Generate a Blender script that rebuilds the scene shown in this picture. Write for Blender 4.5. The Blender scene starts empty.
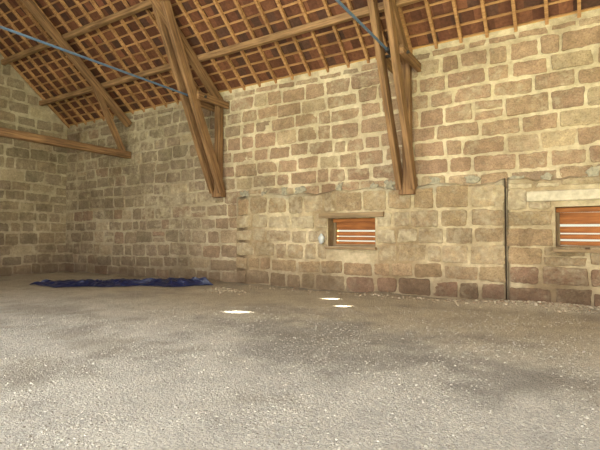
import bpy, math, random
import numpy as np
from mathutils import Vector, Matrix, noise
random.seed(7); rng=np.random.default_rng(7)
D=10.42; L=17.43; XR=6.0; YF=-3.6; WH=5.75; SL=0.84; YR=(D+YF)/2
def roofz(y): return WH+SL*(D-y) if y>YR else WH+SL*(y-YF)
def lin(c):
    return tuple(((v/255)/12.92 if v/255<=0.04045 else ((v/255+0.055)/1.055)**2.4) for v in c)
def nz(x,y,z=0.0): return noise.noise(Vector((x,y,z)))
scene=bpy.context.scene
def link(o,parent=None):
    scene.collection.objects.link(o)
    if parent: o.parent=parent
    return o
def empty(name,loc=(0,0,0)):
    e=bpy.data.objects.new(name,None); e.location=loc; e.empty_display_size=.2; return link(e)

# ---------------------------------------------------------------- materials
class NT:
    def __init__(s,name):
        s.m=bpy.data.materials.new(name); s.m.use_nodes=True; s.t=s.m.node_tree; s.t.nodes.clear()
        s.out=s.n('ShaderNodeOutputMaterial'); s.b=s.n('ShaderNodeBsdfPrincipled')
        s.l(s.b.outputs[0],s.out.inputs[0]); s.co=s.n('ShaderNodeTexCoord').outputs['Object']
    def n(s,t,**k):
        x=s.t.nodes.new(t)
        for a,b in k.items(): setattr(x,a,b)
        return x
    def l(s,a,b): s.t.links.new(a,b)
    def noise(s,scale,detail=4,rough=.6,co=None,stretch=None):
        x=s.n('ShaderNodeTexNoise'); x.inputs['Scale'].default_value=scale; x.inputs['Detail'].default_value=detail; x.inputs['Roughness'].default_value=rough
        c=co or s.co
        if stretch:
            mp=s.n('ShaderNodeMapping'); mp.inputs['Scale'].default_value=stretch; s.l(c,mp.inputs[0]); c=mp.outputs[0]
        s.l(c,x.inputs['Vector']); return x.outputs['Fac']
    def ramp(s,f,stops):
        r=s.n('ShaderNodeValToRGB'); e=r.color_ramp.elements
        while len(e)<len(stops): e.new(.5)
        for i,(p,c) in enumerate(stops):
            e[i].position=p; e[i].color=(*c,1) if len(c)==3 else c
        s.l(f,r.inputs[0]); return r.outputs[0]
    def mr(s,f,a,b,c,d):
        r=s.n('ShaderNodeMapRange'); s.l(f,r.inputs[0])
        for i,v in enumerate((a,b,c,d)): r.inputs[i+1].default_value=v
        return r.outputs[0]
    def mix(s,f,a,b,mode='MIX'):
        x=s.n('ShaderNodeMix',data_type='RGBA',blend_type=mode)
        for v,i in ((f,0),(a,6),(b,7)):
            if isinstance(v,(int,float)): x.inputs[i].default_value=v
            elif isinstance(v,tuple): x.inputs[i].default_value=(*v,1)
            else: s.l(v,x.inputs[i])
        return x.outputs[2]
    def math(s,op,a,b):
        x=s.n('ShaderNodeMath',operation=op)
        for v,i in ((a,0),(b,1)):
            if isinstance(v,(int,float)): x.inputs[i].default_value=v
            else: s.l(v,x.inputs[i])
        return x.outputs[0]
    def attr(s,name):
        x=s.n('ShaderNodeAttribute'); x.attribute_name=name; return x
    def bump(s,f,strength,dist):
        x=s.n('ShaderNodeBump'); x.inputs['Strength'].default_value=strength; x.inputs['Distance'].default_value=dist
        s.l(f,x.inputs['Height']); s.l(x.outputs[0],s.b.inputs['Normal']); return x
    def fin(s,col,rough=.9,spec=.2):
        if isinstance(col,tuple): s.b.inputs['Base Color'].default_value=(*col,1)
        else: s.l(col,s.b.inputs['Base Color'])
        s.b.inputs['Roughness'].default_value=rough; s.b.inputs['Specular IOR Level'].default_value=spec
        return s.m
    def weather(s,c):
        # dirt clouds and damp rising from the ground
        d=s.ramp(s.noise(.7,7,.7),[(.36,(.70,.68,.65)),(.56,(1.03,1.03,1.03))])
        c=s.mix(1.0,c,d,'MULTIPLY')
        sp=s.n('ShaderNodeSeparateXYZ'); s.l(s.co,sp.inputs[0])
        hh=s.math('ADD',sp.outputs['Z'],s.math('MULTIPLY',s.math('SUBTRACT',s.noise(2.2,5,.6),.5),1.1))
        f=s.mr(hh,.15,.85,.55,0)
        return s.mix(f,c,lin((92,74,56)))

MORT_A=(156,138,110); MORT_B=(206,188,154)
def mat_stone():
    s=NT('sandstone_blocks'); a=s.attr('Col')
    v=s.ramp(s.noise(6,8,.75),[(.3,(.70,.69,.67)),(.7,(1.26,1.25,1.22))])
    c=s.mix(1.0,a.outputs['Color'],v,'MULTIPLY')
    v2=s.ramp(s.noise(32,5,.75),[(.36,(.72,.71,.70)),(.48,(1,1,1)),(.66,(1.18,1.18,1.17))])
    c=s.mix(1.0,c,v2,'MULTIPLY')
    n=s.noise(3.2,8,.78)
    pl=s.math('ADD',n,s.mr(a.outputs['Alpha'],0,1,-.22,.30))
    f=s.mr(pl,.44,.64,0,.95)
    mort=s.ramp(s.noise(7,5,.6),[(.3,lin(MORT_A)),(.7,lin(MORT_B))])
    c=s.weather(s.mix(f,c,mort))
    h=s.math('ADD',s.math('ADD',s.noise(26,7,.78),s.noise(9,3,.5)),s.math('MULTIPLY',f,.5))
    s.bump(h,1,.032)
    return s.fin(c)
def mat_mortar():
    s=NT('lime_mortar'); a=s.attr('Col')
    v=s.ramp(s.noise(6,8,.75),[(.3,(.72,.71,.69)),(.7,(1.14,1.14,1.14))])
    c=s.mix(1.0,a.outputs['Color'],v,'MULTIPLY')
    st=s.ramp(s.noise(1.3,5,.65),[(.42,(.68,.63,.57)),(.56,(1,1,1))])
    c=s.mix(.6,c,s.mix(1.0,c,st,'MULTIPLY'))
    s.bump(s.noise(28,7,.8),1,.03)
    return s.fin(s.weather(c))
def mat_wood(name,dark,light,scale=1.0,rough=.75):
    s=NT(name)
    g=s.noise(3*scale,6,.65,stretch=(.35,6,6))
    c=s.ramp(g,[(.3,dark),(.68,light)])
    k=s.ramp(s.noise(1.1,3,.5),[(.35,(.72,.70,.68)),(.65,(1.1,1.1,1.1))])
    c=s.mix(1.0,c,k,'MULTIPLY')
    s.bump(g,.6,.02); return s.fin(c,rough,.25)
def mat_floor():
    s=NT('gravelly_lime_floor'); a=s.attr('Col')
    v=s.ramp(s.noise(1.6,9,.78),[(.32,(.74,.74,.75)),(.5,(1,1,1)),(.66,(1.15,1.15,1.14))])
    c=s.mix(1.0,a.outputs['Color'],v,'MULTIPLY')
    vo=s.n('ShaderNodeTexVoronoi'); vo.inputs['Scale'].default_value=40
    wob=s.n('ShaderNodeTexNoise'); wob.inputs['Scale'].default_value=12; s.l(s.co,wob.inputs['Vector'])
    vm=s.n('ShaderNodeVectorMath',operation='MULTIPLY_ADD'); s.l(wob.outputs['Color'],vm.inputs[0]); vm.inputs[1].default_value=(.1,.1,.1); s.l(s.co,vm.inputs[2])
    s.l(vm.outputs[0],vo.inputs['Vector'])
    g=s.ramp(vo.outputs['Distance'],[(.1,(1.12,1.12,1.1)),(.65,(.66,.66,.67))])
    c=s.mix(.8,c,s.mix(1.0,c,g,'MULTIPLY'))
    sp=s.ramp(s.noise(48,6,.8),[(.36,(.55,.55,.55)),(.46,(1,1,1)),(.58,(1,1,1)),(.68,(1.25,1.25,1.25))])
    c=s.mix(1.0,c,sp,'MULTIPLY')
    h=s.math('SUBTRACT',s.math('ADD',s.math('MULTIPLY',s.noise(13,6,.65),.8),s.math('MULTIPLY',s.noise(60,6,.8),.9)),s.math('MULTIPLY',vo.outputs['Distance'],.5))
    s.bump(h,1,.025)
    return s.fin(c,.72,.35)
def mat_attr(name,rough=.9,nscale=20,bump=.3):
    s=NT(name); a=s.attr('Col')
    v=s.ramp(s.noise(nscale,4,.6),[(.3,(.75,.75,.75)),(.7,(1.2,1.2,1.2))])
    s.bump(s.noise(nscale*2,4,.7),bump,.01)
    return s.fin(s.mix(1.0,a.outputs['Color'],v,'MULTIPLY'),rough)
def mat_plain(name,col,rough=.6,var=.15,scale=8):
    s=NT(name); v=s.ramp(s.noise(scale,4,.6),[(.3,(1-var,)*3),(.7,(1+var,)*3)])
    s.bump(s.noise(scale*4,4,.6),.3,.01)
    return s.fin(s.mix(1.0,lin(col),v,'MULTIPLY'),rough,.4)
M_STONE=mat_stone(); M_MORT=mat_mortar(); M_FLOOR=mat_floor()
M_OAK=mat_wood('old_oak_beam',lin((82,58,38)),lin((152,114,76)))
M_OAKP=mat_wood('pale_oak_beam',lin((96,70,46)),lin((164,126,86)))
M_BATT=mat_wood('new_batten_wood',lin((128,88,54)),lin((184,138,90)))
M_TILE=mat_attr('clay_roof_tile',.85,14)
M_SLAT=mat_wood('brown_slat_wood',lin((122,72,36)),lin((182,114,62)))
M_WEATH=mat_wood('weathered_wood',lin((106,86,62)),lin((156,130,96)))
M_PEB=mat_attr('pebble_stone',.85,60)
M_ROD=mat_plain('blue_painted_steel',(76,94,114),.45)
M_IRON=mat_plain('dark_iron',(48,42,38),.6)
M_CEM=mat_plain('grey_cement',(144,134,112),.95,.35,14)
M_LINT=mat_plain('pale_stone_lintel',(180,166,140),.9,.2,9)
M_TARP=mat_plain('blue_tarpaulin',(25,31,62),.42,.3,5)
M_BAG=mat_plain('white_plastic',(185,185,178),.5,.05,9)
M_GRASS=mat_plain('meadow_grass',(120,140,60),.95,.3,2)

def mesh_obj(name,V,F,mats,cols=None,mi=None,parent=None,smooth=False):
    me=bpy.data.meshes.new(name); me.from_pydata([tuple(v) for v in V],[],F)
    for m in mats: me.materials.append(m)
    if cols is not None:
        ca=me.color_attributes.new('Col','FLOAT_COLOR','POINT')
        ca.data.foreach_set('color',np.asarray(cols,dtype=np.float32).ravel())
    if mi is not None: me.polygons.foreach_set('material_index',mi)
    if smooth: me.polygons.foreach_set('use_smooth',[True]*len(me.polygons))
    me.update(); o=bpy.data.objects.new(name,me); return link(o,parent)

# ---------------------------------------------------------------- masonry
class Wall:
    def __init__(s,fn,flip=False): s.fn=fn; s.V=[];s.F=[];s.C=[];s.M=[]; s.flip=flip
    def face(s,f,m): s.F.append(f[::-1] if s.flip else f); s.M.append(m)
    def mortar(s,u0,u1,v0,v1,cell,dfun,holes,colf,keep=lambda u,v:True,edge=False):
        def axis(a,b,h):
            pts=list(np.linspace(a,b,max(2,int((b-a)/cell)+1)))
            for q in h:
                if a<q<b:
                    i=min(range(len(pts)),key=lambda k:abs(pts[k]-q))
                    if 0<i<len(pts)-1: pts[i]=q
            return pts
        U=axis(u0,u1,[h[0] for h in holes]+[h[1] for h in holes]); W=axis(v0,v1,[h[2] for h in holes]+[h[3] for h in holes])
        if edge: U=[U[0],U[0]+.008]+U[1:-1]+[U[-1]-.008,U[-1]]
        base=len(s.V); nu=len(U)
        for j,v in enumerate(W):
            for i,u in enumerate(U):
                d=dfun(u,v); vv=v
                if edge:
                    if j==len(W)-1: d=-.02; 
                    if i in(0,nu-1): d=-.02
                    if j>=len(W)-3: vv=v+nz(u*1.3,3.1)*.10+nz(u*5,8)*.05
                s.V.append(s.fn(u,vv,d)); s.C.append((*colf(u,v),1))
        for j in range(len(W)-1):
            for i in range(nu-1):
                uc=(U[i]+U[i+1])/2; vc=(W[j]+W[j+1])/2
                if any(h[0]<uc<h[1] and h[2]<vc<h[3] for h in holes): continue
                if not keep(uc,W[j]): continue
                a=base+j*nu+i; s.face((a,a+1,a+nu+1,a+nu),0)
    def stone(s,u0,u1,v0,v1,d0,p,col,al):
        w=u1-u0;h=v1-v0
        r=min(w,h)*random.uniform(.05,.17)
        pts=[]
        for (cx,cy,sx,sy) in ((u0,v0,1,1),(u1,v0,-1,1),(u1,v1,-1,-1),(u0,v1,1,-1)):
            jx=random.uniform(-.014,.03)*sx; jy=random.uniform(-.014,.026)*sy
            A=(cx+jx,cy+jy+r*sy); B=(cx+jx+.3*r*sx,cy+jy+.3*r*sy); Cc=(cx+jx+r*sx,cy+jy)
            pts+= [A,B,Cc] if (sx*sy>0) else [Cc,B,A]
        full=[]
        for i in range(len(pts)):
            a=pts[i]; b=pts[(i+1)%len(pts)]; full.append(a)
            ln=math.dist(a,b)
            if ln>.12:
                k=int(ln/.08)
                for t in range(1,k+1):
                    f=t/(k+1); full.append((a[0]+(b[0]-a[0])*f+random.uniform(-.011,.011),a[1]+(b[1]-a[1])*f+random.uniform(-.014,.014)))
        n=len(full); cx=(u0+u1)/2; cy=(v0+v1)/2; base=len(s.V)
        tiltu=random.uniform(-.035,.035); tiltv=random.uniform(-.05,.05)
        for (ins,dd) in ((0,-.015),(.012,p*.75),(.035,p)):
            for (x,y) in full:
                fx=1-ins/(w/2); fy=1-ins/(h/2)
                X=cx+(x-cx)*fx; Y=cy+(y-cy)*fy
                q=dd+((X-cx)*tiltu+(Y-cy)*tiltv if dd>0 else 0)+(random.uniform(-.003,.003) if dd>0 else 0)
                s.V.append(s.fn(X,Y,d0+q)); s.C.append((*col,al))
        for k in range(2):
            for i in range(n):
                j=(i+1)%n; s.face((base+k*n+i,base+k*n+j,base+(k+1)*n+j,base+(k+1)*n+i),1)
        for (x,y) in full:
            X=cx+(x-cx)*.5;Y=cy+(y-cy)*.5
            s.V.append(s.fn(X,Y,d0+p+.004+(X-cx)*tiltu+(Y-cy)*tiltv+random.uniform(-.006,.006))); s.C.append((*col,al))
        for i in range(n):
            j=(i+1)%n; s.face((base+2*n+i,base+2*n+j,base+3*n+j,base+3*n+i),1)
        s.face(tuple(range(base+3*n,base+4*n)),1)
    def courses(s,v0,v1,span,holes,d0f,colf,alf,hr=(.34,.46),gap=.040,prot=(.008,.026)):
        v=v0
        while v<v1-.12:
            h=random.uniform(*hr)
            if v+h>v1-.14: h=v1-v
            a,b=span(v,v+h)
            ivs=[(a,b)]
            for H in holes:
                if H[2]<v+h*.75 and H[3]>v+h*.25:
                    new=[]
                    for (p,q) in ivs:
                        if H[0]>=q or H[1]<=p: new.append((p,q)); continue
                        if H[0]-p>.12: new.append((p,H[0]))
                        if q-H[1]>.12: new.append((H[1],q))
                    ivs=new
            for (p,q) in ivs:
                u=p+ (0)
                while u<q-.05:
                    w=random.choice((random.uniform(.34,.6),random.uniform(.5,.95),random.uniform(.6,.85)))
                    if q-(u+w)<.25: w=q-u
                    w=min(w,1.1)
                    um=u+w/2; vm=v+h/2
                    g=gap*random.uniform(.4,1.6)/2
                    wob=nz(um*.7,vm*.5,4)*.07
                    cells=[(u+g,u+w-g,v+g+wob,v+h-g+wob)]
                    rr=random.random()
                    if rr<.02 and h>.33 and w>.4:
                        cells=[(u+g,u+w-g,v+g,v+h/2-g*.8),(u+g,u+w-g,v+h/2+g*.8,v+h-g)]
                    elif rr<.22:
                        e1=random.uniform(-.035,.035); cells=[(u+g,u+w-g,v+g+wob+max(0,e1),v+h-g+wob+min(0,e1)+.0)]
                    for c in cells:
                        if c[1]-c[0]>.09 and c[3]-c[2]>.07:
                            s.stone(*c,d0f(um,vm),random.uniform(*prot),colf(um,vm),alf(um,vm))
                    u+=w
            v+=h
    def reveal(s,H,d0,depth,col):
        u0,u1,v0,v1=H; b=len(s.V)
        for d in (d0,-depth):
            for (u,v) in ((u0,v0),(u1,v0),(u1,v1),(u0,v1)): s.V.append(s.fn(u,v,d)); s.C.append((*col,1))
        for i in range(4):
            j=(i+1)%4; s.face((b+i,b+j,b+4+j,b+4+i),0)
    def make(s,name): return mesh_obj(name,s.V,s.F,[M_MORT,M_STONE],s.C,s.M)

def jit(c,a=.10,hue=.016):
    k=1+random.uniform(-a,a)*1.6; return tuple(max(0,x*k*(1+random.uniform(-hue,hue))) for x in lin(c))
def mixc(a,b,t): return tuple(x*(1-t)+y*t for x,y in zip(a,b))
def smooth(x,a,b):
    t=max(0,min(1,(x-a)/(b-a))); return t*t*(3-2*t)

WIN=[(-5.49,-4.19,1.15,1.88),(-.36,1.0,1.16,2.0)]
def up_col(u,v):
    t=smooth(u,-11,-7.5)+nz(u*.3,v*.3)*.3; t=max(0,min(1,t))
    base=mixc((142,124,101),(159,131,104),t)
    r=random.random()
    if r<.12: base=mixc(base,(174,153,122),.7)
    elif r<.26: base=mixc(base,(146,117,94),.6)
    elif r<.36: base=mixc(base,(138,119,97),.6)
    return jit(base,.05)
def up_mort(u,v):
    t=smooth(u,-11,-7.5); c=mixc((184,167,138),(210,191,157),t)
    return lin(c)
def lo_col(u,v):
    base=mixc((174,150,115),(158,132,101),random.random())
    if v<.62 and u>-5: base=mixc((154,121,97),(130,107,86),random.random())
    elif v<.35: base=mixc(base,(138,121,98),.5)
    return jit(base,.08)
def lo_mort(u,v):
    c=(212,192,155)
    g=smooth(v,2.3,2.55)*(.5+.5*nz(u*1.1,2.2)*2)
    c=mixc(c,(162,152,130),max(0,min(1,g)))
    st=smooth(nz(u*.8,v*.5,9),.12,.4)*.5; c=mixc(c,(146,120,86),st)
    e=math.exp(-((u+8.35)/.18)**2)*.65+(.85 if abs(u+1.26)<.03 else 0)
    return lin(mixc(c,(70,56,42),min(1,e)))
B=Wall(lambda u,v,d:(u,D-d,v))
def dn(u,v): return nz(u*2.3,v*2.3)*.011+nz(u*7,v*7,5)*.007
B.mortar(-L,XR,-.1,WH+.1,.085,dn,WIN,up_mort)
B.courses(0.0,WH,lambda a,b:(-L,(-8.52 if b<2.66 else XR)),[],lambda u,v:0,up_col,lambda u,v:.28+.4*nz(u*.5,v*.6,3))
LAY=.10
def dl(u,v): return LAY+nz(u*1.6,v*1.8,7)*.020+nz(u*6,v*6,5)*.009
def aw(u,v):
    return .36+.48*nz(u*.55,v*.9,11)+(.10 if v>.7 else -.12)
for (a,b) in ((-8.55,-1.275),(-1.245,XR)):
    B.mortar(a,b,-.1,2.62,.07,dl,WIN,lo_mort,edge=True)
    B.courses(0.02,2.56,lambda p,q,a=a,b=b:(a-.01,b+.012),[(h[0]-.02,h[1]+.02,h[2]-.02,h[3]+.2) for h in WIN],lambda u,v:LAY,lo_col,aw,prot=(.014,.03))
for H in WIN: B.reveal(H,LAY+.01,.5,lin((150,125,92)))
wall_back=B.make('wall_back')

G=Wall(lambda u,v,d:(-L+d,u,v),flip=False)
def ghi(v): return D if v<=WH else D-(v-WH)/SL
def glo(v): return YF if v<=WH else YF+(v-WH)/SL
def g_col(u,v):
    base=mixc((138,122,99),(150,131,104),random.random())
    if random.random()<.15: base=(166,148,119)
    return jit(base,.06)
G.mortar(YF-.15,D+.15,-.1,roofz(YR)+.2,.11,dn,[],lambda u,v:lin((188,171,141)),keep=lambda u,v:v<roofz(u)+.15)
G.courses(0,roofz(YR)-.5,lambda a,b:(glo(b)-.1,ghi(b)+.1),[],lambda u,v:0,g_col,lambda u,v:.24)
wall_left=G.make('wall_left')

def slabwall(name,pieces,fn):
    V=[];F=[];C=[]
    for poly in pieces:
        b=len(V); n=len(poly)
        for d in (0,-.4):
            for (u,v) in poly: V.append(fn(u,v,d)); C.append((*lin((165,146,118)),1))
        F.append(tuple(range(b,b+n))); F.append(tuple(range(b+2*n-1,b+n-1,-1)))
        for i in range(n): j=(i+1)%n; F.append((b+i,b+j,b+n+j,b+n+i))
    return mesh_obj(name,V,F,[M_MORT],C)
DX0,DX1,DH=-9.0,2.5,4.3
slabwall('wall_front',[[(-L,-.1),(DX0,-.1),(DX0,WH),(-L,WH)],[(DX1,-.1),(XR,-.1),(XR,WH),(DX1,WH)],[(DX0,DH),(DX1,DH),(DX1,WH),(DX0,WH)]],lambda u,v,d:(u,YF+d,v))
RZ=roofz(YR)
slabwall('wall_right',[[(YF,-.1),(-1,-.1),(-1,WH),(YF,WH)],[(7,-.1),(D,-.1),(D,WH),(7,WH)],[(-1,4.2),(7,4.2),(7,WH),(-1,WH)],[(YF,WH),(D,WH),(YR,RZ)]],lambda u,v,d:(XR-d,u,v))

# ---------------------------------------------------------------- floor
cell=.085; xs=np.arange(-L,XR+cell,cell); ys=np.arange(YF,D+.05,cell)
def fz(x,y):
    z=nz(x*.35,y*.35)*.02+nz(x*2.2,y*2.2,3)*.009+nz(x*6,y*6,8)*.006
    z+=.09*math.exp(-((D-y)/.32)**2)*(.6+nz(x*1.2,1.7)) 
    z+=.13*math.exp(-(((x+.6)/1.5)**2+((y-9.9)/.28)**2))
    z+=.09*math.exp(-(((x+7.9)/.5)**2+((y-8.9)/.3)**2))
    return z
def fcol(x,y):
    c=(200,195,181)
    c=mixc(c,(184,167,134),smooth(y,3.5,8.5)*.8)
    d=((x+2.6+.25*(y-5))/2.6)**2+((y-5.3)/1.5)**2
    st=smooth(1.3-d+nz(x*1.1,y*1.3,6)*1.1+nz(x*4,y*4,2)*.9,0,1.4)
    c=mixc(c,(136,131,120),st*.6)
    s2=smooth(nz(x*.5,y*.9,12)+nz(x*3,y*3,1)*.4,.05,.5); c=mixc(c,(148,139,122),s2*.5)
    if x<-9: c=mixc(c,(196,181,150),smooth(-x,9,14)*.5)
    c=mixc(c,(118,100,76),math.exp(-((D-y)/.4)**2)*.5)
    return lin(c)
V=[];C=[]
for y in ys:
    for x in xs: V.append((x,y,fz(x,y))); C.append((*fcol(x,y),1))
nx=len(xs); F=[(j*nx+i,j*nx+i+1,(j+1)*nx+i+1,(j+1)*nx+i) for j in range(len(ys)-1) for i in range(nx-1)]
mesh_obj('floor',V,F,[M_FLOOR],C,smooth=True)

phi=(1+5**.5)/2
ico=np.array([(-1,phi,0),(1,phi,0),(-1,-phi,0),(1,-phi,0),(0,-1,phi),(0,1,phi),(0,-1,-phi),(0,1,-phi),(phi,0,-1),(phi,0,1),(-phi,0,-1),(-phi,0,1)])/1.9
icf=[(0,11,5),(0,5,1),(0,1,7),(0,7,10),(0,10,11),(1,5,9),(5,11,4),(11,10,2),(10,7,6),(7,1,8),(3,9,4),(3,4,2),(3,2,6),(3,6,8),(3,8,9),(4,9,5),(2,4,11),(6,2,10),(8,6,7),(9,8,1)]
def pebbles(name,items):
    V=[];F=[];C=[]
    for (x,y,r,pal) in items:
        b=len(V); sc=np.array([r*random.uniform(.8,1.4),r*random.uniform(.7,1.2),r*random.uniform(.45,.8)])
        a=random.uniform(0,6.28); ca,sa=math.cos(a),math.sin(a)
        P=ico*sc*(1+rng.uniform(-.2,.2,(12,1))); z=fz(x,y)+r*.1
        c=jit(random.choice(pal),.10)
        for p in P: V.append((x+p[0]*ca-p[1]*sa,y+p[0]*sa+p[1]*ca,z+p[2])); C.append((*c,1))
        F+=[(b+i,b+j,b+k) for i,j,k in icf]
    return mesh_obj(name,V,F,[M_PEB],C)
TA=Vector((-13.5,7.2)); TB=Vector((-9.1,9.75))
def near_tarp(x,y):
    d=TB-TA; t=max(0,min(1,(Vector((x,y))-TA).dot(d)/d.dot(d))); return (Vector((x,y))-TA-d*t).length<1.25
items=[]
PA=[(168,163,149),(156,151,138),(180,175,161),(130,125,114)]
while len(items)<12000:
    t=random.random()**1.3; dist=2.2+t*7; ang=math.radians(31.6)+math.radians(random.uniform(-42,42))
    x=-math.sin(ang)*dist; y=math.cos(ang)*dist
    if y>D-.2 or x<-8.9: continue
    if nz(x*1.2,y*1.2,20)<random.uniform(-.5,.25): continue
    items.append((x,y,random.choice((.005,.006,.008,.009,.012)),PA))
PB=[(170,154,128),(154,137,112),(142,120,96),(180,167,142)]
for i in range(750):
    k=random.random()
    if k<.5: x=random.gauss(-.6,1.0); y=9.95+random.gauss(0,.15)
    elif k<.62: x=random.gauss(-7.7,.3); y=8.9+random.gauss(0,.2)
    else: x=random.uniform(-8.6,3); y=10.15-abs(random.gauss(0,.2))
    if near_tarp(x,y): continue
    items.append((x,min(y,10.2),random.uniform(.01,.035),PB))
items=[it for it in items if not near_tarp(it[0],it[1])]
pebbles('loose_gravel',items)

# ---------------------------------------------------------------- roof
cs=math.cos(math.atan(SL)); sn=math.sin(math.atan(SL))
SLEN=(D-YR)/cs; BS=.30
sun=Vector((.70,.15,.69)).normalized()
spots=[(-5.48,6.49,.36),(-4.03,8.08,.44),(-4.77,9.0,.28)]
holes=[]   # missing tiles that let the sun in: (x, distance up-slope, width)
for (x,y,w) in spots:
    t=(WH+.13/cs+SL*(D-y))/(sun.z+SL*sun.y); hy=y+sun.y*t
    hs=(D-hy)/cs; k=round((hs+.13*sn-.225)/BS); holes.append((x+sun.x*t,.225+k*BS,w))
def rp(x,s_,n,side):
    if side>0: return (x,D-s_*cs+n*sn,WH+s_*sn+n*cs)
    return (x,YF+s_*cs-n*sn,WH+s_*sn+n*cs)
def boxes(name,blist,mat,parent):
    V=[];F=[]
    for (x0,x1,s0,s1,n0,n1,side) in blist:
        b=len(V)
        for n in (n0,n1):
            for (x,q) in ((x0,s0),(x1,s0),(x1,s1),(x0,s1)): V.append(rp(x,q,n,side))
        F+=[(b,b+1,b+2,b+3),(b+7,b+6,b+5,b+4)]+[(b+i,b+(i+1)%4,b+4+(i+1)%4,b+4+i) for i in range(4)]
    return mesh_obj(name,V,F,[mat],parent=parent)
ceiling=empty('ceiling')
rxs=[];x=-L+.15
while x<XR: rxs.append(x+random.uniform(-.02,.02)); x+=.56
for i,x in enumerate(rxs):
    for h in holes:
        c0=h[0]-.06
        if abs(x-c0)<h[2]/2+.11: rxs[i]=c0+(h[2]/2+.11)*(1 if x>c0 else -1)
bl=[];ba=[]
nrow=int(SLEN/BS)
for side in (1,-1):
    for x in rxs: bl.append((x-.032,x+.032,-.1,SLEN,.0,.09,side))
    for k in range(nrow+1):
        q=.08+k*BS; ba.append((-L,XR,q-.023,q+.023,.085,.118,side))
boxes('rafters',bl,M_BATT,ceiling); boxes('battens',ba,M_BATT,ceiling)
V=[];F=[];C=[]
for side in (1,-1):
    for k in range(-1,nrow+1):
        s0=.08+k*BS-.04; s1=s0+BS+.07
        x=-L-.1+(k%2)*.1
        while x<XR+.1:
            w=.24; segs=[(x,x+w+.01)]
            if side>0:
                for h in holes:
                    ha=h[0]-h[2]/2; hb=h[0]+h[2]/2
                    if abs((s0+s1)/2-h[1])<.1:
                        ns=[]
                        for (a,b) in segs:
                            if b<=ha or a>=hb: ns.append((a,b)); continue
                            if a<ha: ns.append((a,ha))
                            if b>hb: ns.append((hb,b))
                        segs=ns
            c=jit(random.choice([(102,64,44),(90,56,40),(114,72,50),(80,54,42)]),.12)
            r=random.uniform(-.004,.004)
            for (a0,a1) in segs:
                b=len(V); e=min(s1,SLEN+.05)
                for (a,q,n) in ((a0,s0,.15),(a1,s0,.15+r),(a1,e,.122+r),(a0,e,.122)):
                    V.append(rp(a,q,n,side))
                C+=[(*c,1)]*4; F.append((b,b+1,b+2,b+3))
            x+=w
mesh_obj('clay_tiles',V,F,[M_TILE],C,parent=ceiling)

# ---------------------------------------------------------------- timber beams
def beam(name,p0,p1,w,h,mat,parent,up=Vector((0,0,1)),rough=.006,seg=.35):
    p0=Vector(p0);p1=Vector(p1);d=p1-p0;ln=d.length;d.normalize()
    side=up.cross(d)
    if side.length<1e-3: side=Vector((1,0,0))
    side.normalize(); u2=d.cross(side)
    n=max(2,int(ln/seg)); V=[];F=[]
    c=.08*min(w,h); prof=[(-w/2+c,-h/2),(w/2-c,-h/2),(w/2,-h/2+c),(w/2,h/2-c),(w/2-c,h/2),(-w/2+c,h/2),(-w/2,h/2-c),(-w/2,-h/2+c)]
    sd=random.uniform(0,50)
    for i in range(n+1):
        t=i/n; k=1+nz(t*ln*.9,sd)*.07
        for (a,b) in prof: V.append((t*ln,a*k+nz(t*ln*.6,sd,4)*rough*2+random.uniform(-rough,rough)*.4,b*k+random.uniform(-rough,rough)*.4))
    for i in range(n):
        for j in range(8): k=(j+1)%8; F.append((i*8+j,i*8+k,(i+1)*8+k,(i+1)*8+j))
    F.append(tuple(range(7,-1,-1))); F.append(tuple(range(n*8,n*8+8)))
    o=mesh_obj(name,V,F,[mat],parent=parent)
    R=Matrix((d,side,u2)).transposed().to_4x4(); o.matrix_world=Matrix.Translation(p0)@R
    if parent: o.matrix_parent_inverse=parent.matrix_world.inverted()
    return o
def rod(name,p0,p1,r,mat,parent,n=12):
    p0=Vector(p0);p1=Vector(p1);d=(p1-p0).normalized(); a=d.orthogonal().normalized(); b=d.cross(a)
    V=[];F=[]
    for p in (p0,p1):
        for i in range(n): t=2*math.pi*i/n; V.append(p+a*math.cos(t)*r+b*math.sin(t)*r)
    F=[(i,(i+1)%n,n+(i+1)%n,n+i) for i in range(n)]+[tuple(range(n-1,-1,-1)),tuple(range(n,2*n))]
    return mesh_obj(name,V,F,[mat],parent=parent,smooth=False)
for i,yy in enumerate((9.35,8.0,6.3,4.9,1.9,.5,-1.2,-2.6)):
    beam('purlin_%d'%i,(-L+.03,yy,roofz(yy)-.145),(XR-.03,yy,roofz(yy)-.145),.13,.17,M_OAKP,ceiling,seg=.6)
beam('ridge_beam',(-L+.03,YR,roofz(YR)-.2),(XR-.03,YR,roofz(YR)-.2),.14,.22,M_OAKP,ceiling,seg=.6)

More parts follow.
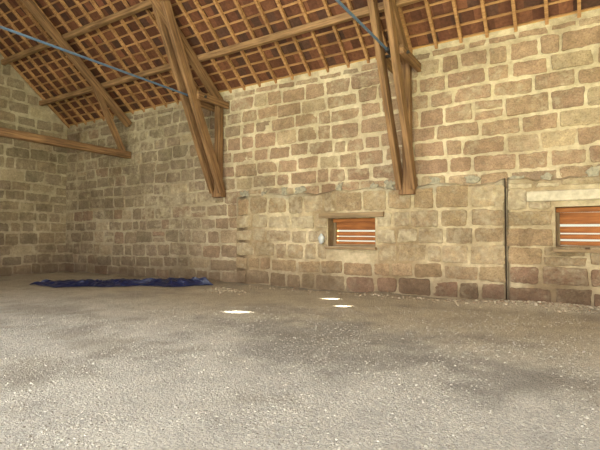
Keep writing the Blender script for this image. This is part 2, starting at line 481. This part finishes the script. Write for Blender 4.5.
def truss(X,zf,first):
    e=empty('timber_roof_truss')
    for sgn in (1,-1):
        Y=lambda y: y if sgn>0 else (D+YF)-y
        mm=M_OAK; sf='b' if sgn<0 else ''
        for k,dx in enumerate((-.16,.16)):
            top=(X+dx,Y(8.0),roofz(8.0)-.25)
            beam('strut_%d%s'%(k,sf),(X+dx,Y(D-.20),zf),top,.12,.27,mm,e)
        beam('wall_post%s'%sf,(X,Y(D-.16),zf-.05),(X,Y(D-.16),WH-.2),.19,.2,mm,e)
        beam('principal_rafter%s'%sf,(X,Y(D-.07),WH-.30),(X,YR,roofz(YR)-.42),.19,.24,mm,e)
        for k,dx in enumerate((-.27,.27)):
            beam('clasp_%d%s'%(k,sf),(X+dx,Y(D-.07),5.36),(X+dx,Y(9.1),5.36),.09,.2,M_OAK,e)
        beam('foot_block%s'%sf,(X,Y(D-.16),zf-.16),(X,Y(D-.16),zf+.04),.36,.24,M_OAK,e)
        rod('bolt%s'%sf,(X-.36,Y(9.33),5.36),(X+.36,Y(9.33),5.36),.035,M_IRON,e)
        rod('turnbuckle%s'%sf,(X,Y(8.95),5.36),(X,Y(9.3),5.36),.05,M_IRON,e)
    rod('tie_rod',(X,9.3,5.36),(X,D+YF-9.3,5.36),.026,M_ROD,e)
    return e
truss(-9.2,2.76,True); truss(-3.36,2.55,False); truss(2.48,2.55,False)
e=empty('timber_roof_truss')
X=-13.5
beam('tie_beam',(X,D-.04,4.30),(X,YF+.04,4.30),.2,.24,M_OAK,e)
for sgn in (1,-1):
    Y=lambda y: y if sgn>0 else (D+YF)-y
    beam('principal_rafter_%d'%(sgn+1),(X,Y(D-.07),5.38),(X,YR,roofz(YR)-.62),.18,.23,M_OAK,e)
    beam('brace_%d'%(sgn+1),(X,Y(10.1),4.4),(X,Y(9.0),6.4),.14,.18,M_OAK,e)

# ---------------------------------------------------------------- windows
def window(name,H):
    u0,u1,v0,v1=H; e=empty(name); y=D+.22
    beam('frame_top',(u0,y,v1-.05),(u1,y,v1-.05),.08,.1,M_SLAT,e)
    beam('frame_bottom',(u0,y,v0+.035),(u1,y,v0+.035),.08,.07,M_WEATH,e)
    beam('frame_left',(u0+.035,y,v0+.07),(u0+.035,y,v1-.1),.07,.08,M_WEATH,e)
    beam('frame_right',(u1-.035,y,v0+.07),(u1-.035,y,v1-.1),.07,.08,M_WEATH,e)
    h=v1-v0
    for k,(f,t) in enumerate([(.60,.28),(.39,.15),(.235,.12),(.09,.10)]):
        z=v0+f*h+t*h*.5
        beam('slat_%d'%k,(u0+.05,y+.03,z),(u1-.05,y+.03,z-.012),.03,t*h,M_SLAT,e)
    beam('sill',(u0-.04,D-.10,v0-.03),(u1+.04,D-.10,v0-.03),.22,.06,M_WEATH,e)
    return e
window('window_1',WIN[0]); window('window_2',WIN[1])
beam('wooden_lintel',(-5.72,D-.12,1.95),(-3.95,D-.12,1.95),.16,.12,M_WEATH,None)
beam('stone_lintel',(-.86,D-.13,2.22),(1.6,D-.13,2.22),.14,.2,M_LINT,None,seg=.2)
V=[];F=[]
for cxp in (-8.3,-7.6,-6.9,-6.4,-5.2,-4.25,-3.85,-2.75,-1.95,-1.05,-.5,.3):
    w=random.uniform(.08,.17); hh=random.uniform(.07,.14); b=len(V); n=16; zc=2.64+random.uniform(-.05,.07)
    for (f,dd) in ((1,-.0),(.93,.055),(.5,.06)):
        for i in range(n):
            t=2*math.pi*i/n; r=f*(1+nz(math.cos(t)*2+cxp*9,math.sin(t)*2)*.8)/max(abs(math.cos(t)),abs(math.sin(t)))**.7
            V.append((cxp+math.cos(t)*w*r,D-dd,zc+math.sin(t)*hh*r))
    for k in range(2):
        for i in range(n): j=(i+1)%n; F.append((b+k*n+i,b+k*n+j,b+(k+1)*n+j,b+(k+1)*n+i))
    F.append(tuple(range(b+2*n,b+3*n)))
mesh_obj('cement_infill',V,F,[M_CEM],parent=wall_back)

V=[];F=[];n=14;m=9
for j in range(m):
    t=j/(m-1); r=.015+.065*math.sin(math.pi*min(1,t*1.02))**.7*(1.15-.3*t)
    for i in range(n):
        a=2*math.pi*i/n; k=1+nz(math.cos(a)*2,math.sin(a)*2,t*4)*.45
        V.append((-5.64+math.cos(a)*r*k,D-.20+math.sin(a)*r*.7*k,1.22+t*.27))
for j in range(m-1):
    for i in range(n): q=(i+1)%n; F.append((j*n+i,j*n+q,(j+1)*n+q,(j+1)*n+i))
F.append(tuple(range(n-1,-1,-1))); F.append(tuple(range((m-1)*n,m*n)))
mesh_obj('white_plastic_bag',V,F,[M_BAG],smooth=True)

# ---------------------------------------------------------------- blue tarpaulin
A=TA; dv=(TB-TA); ln=dv.length; dv.normalize(); pv=Vector((-dv.y,dv.x))
V=[];F=[];nu=170;nv=40
for j in range(nv+1):
    for i in range(nu+1):
        s_=i/nu*ln; wv=(j/nv-.5); wd=1.35+.8*nz(s_*.9,4.4)
        taper=min(1,(i/nu)*4+.2)*min(1,(1-i/nu)*4+.15)
        off=wv*wd*taper+nz(s_*.7,9)*.3+nz(s_*3,wv*3,2)*.12
        p=A+dv*(s_+nz(wv*4,s_,5)*.3)+pv*off
        fall=max(0,1-(abs(wv)*2)**4)*min(1,i/6)*min(1,(nu-i)/6)
        rid=abs(nz(s_*1.6+wv*2,wv*3,7))
        z=fz(p.x,p.y)+.02+fall*(.04+.11*(1-rid*2.4)*(.4+.6*i/nu)+.11*abs(nz(s_*4,wv*5,1)))
        V.append((p.x,p.y,max(z,fz(p.x,p.y)+.012)))
for j in range(nv):
    for i in range(nu): a=j*(nu+1)+i; F.append((a,a+1,a+nu+2,a+nu+1))
mesh_obj('blue_tarpaulin',V,F,[M_TARP])

mesh_obj('meadow_ground',[(-80,-80,-.2),(80,-80,-.2),(80,80,-.2),(-80,80,-.2)],[(0,1,2,3)],[M_GRASS])

# ---------------------------------------------------------------- light
w=bpy.data.worlds.new('sky'); scene.world=w; w.use_nodes=True
w.node_tree.nodes['Background'].inputs[0].default_value=(.96,.94,.74,1); w.node_tree.nodes['Background'].inputs[1].default_value=.95
sl=bpy.data.lights.new('sun','SUN'); sl.energy=80; sl.angle=math.radians(.9); sl.color=(1,.95,.86)
so=link(bpy.data.objects.new('sun',sl)); so.rotation_euler=sun.to_track_quat('Z','Y').to_euler()
def area(name,loc,rot,sx,sy,e,col):
    a=bpy.data.lights.new(name,'AREA'); a.shape='RECTANGLE'; a.size=sx; a.size_y=sy; a.energy=e; a.color=col
    o=link(bpy.data.objects.new(name,a)); o.location=loc; o.rotation_euler=rot
area('door_daylight',((DX0+DX1)/2,YF+.1,2.4),(math.radians(98),0,0),11,3.6,1720,(.96,.98,1))
area('side_fill',(XR-.1,3,2.3),(math.radians(95),0,math.radians(90)),7.6,3.6,480,(1,.98,.94))  # added fill lamp; the unseen side opening was put in for its light
area('overhead_fill',(-4.5,.9,roofz(.9)-.4),(math.radians(34),0,0),8,1.6,620,(1,.97,.91))  # added fill lamp to lift the far floor; the roof has no opening here

cam=bpy.data.cameras.new('camera'); cam.lens=27; cam.sensor_width=36; cam.clip_end=300
co=link(bpy.data.objects.new('camera',cam)); co.location=(0,0,1.4)
co.rotation_euler=(math.radians(91.53),0,math.radians(31.6)); scene.camera=co
scene.view_settings.view_transform='Standard'; scene.view_settings.look='None'; scene.view_settings.exposure=0
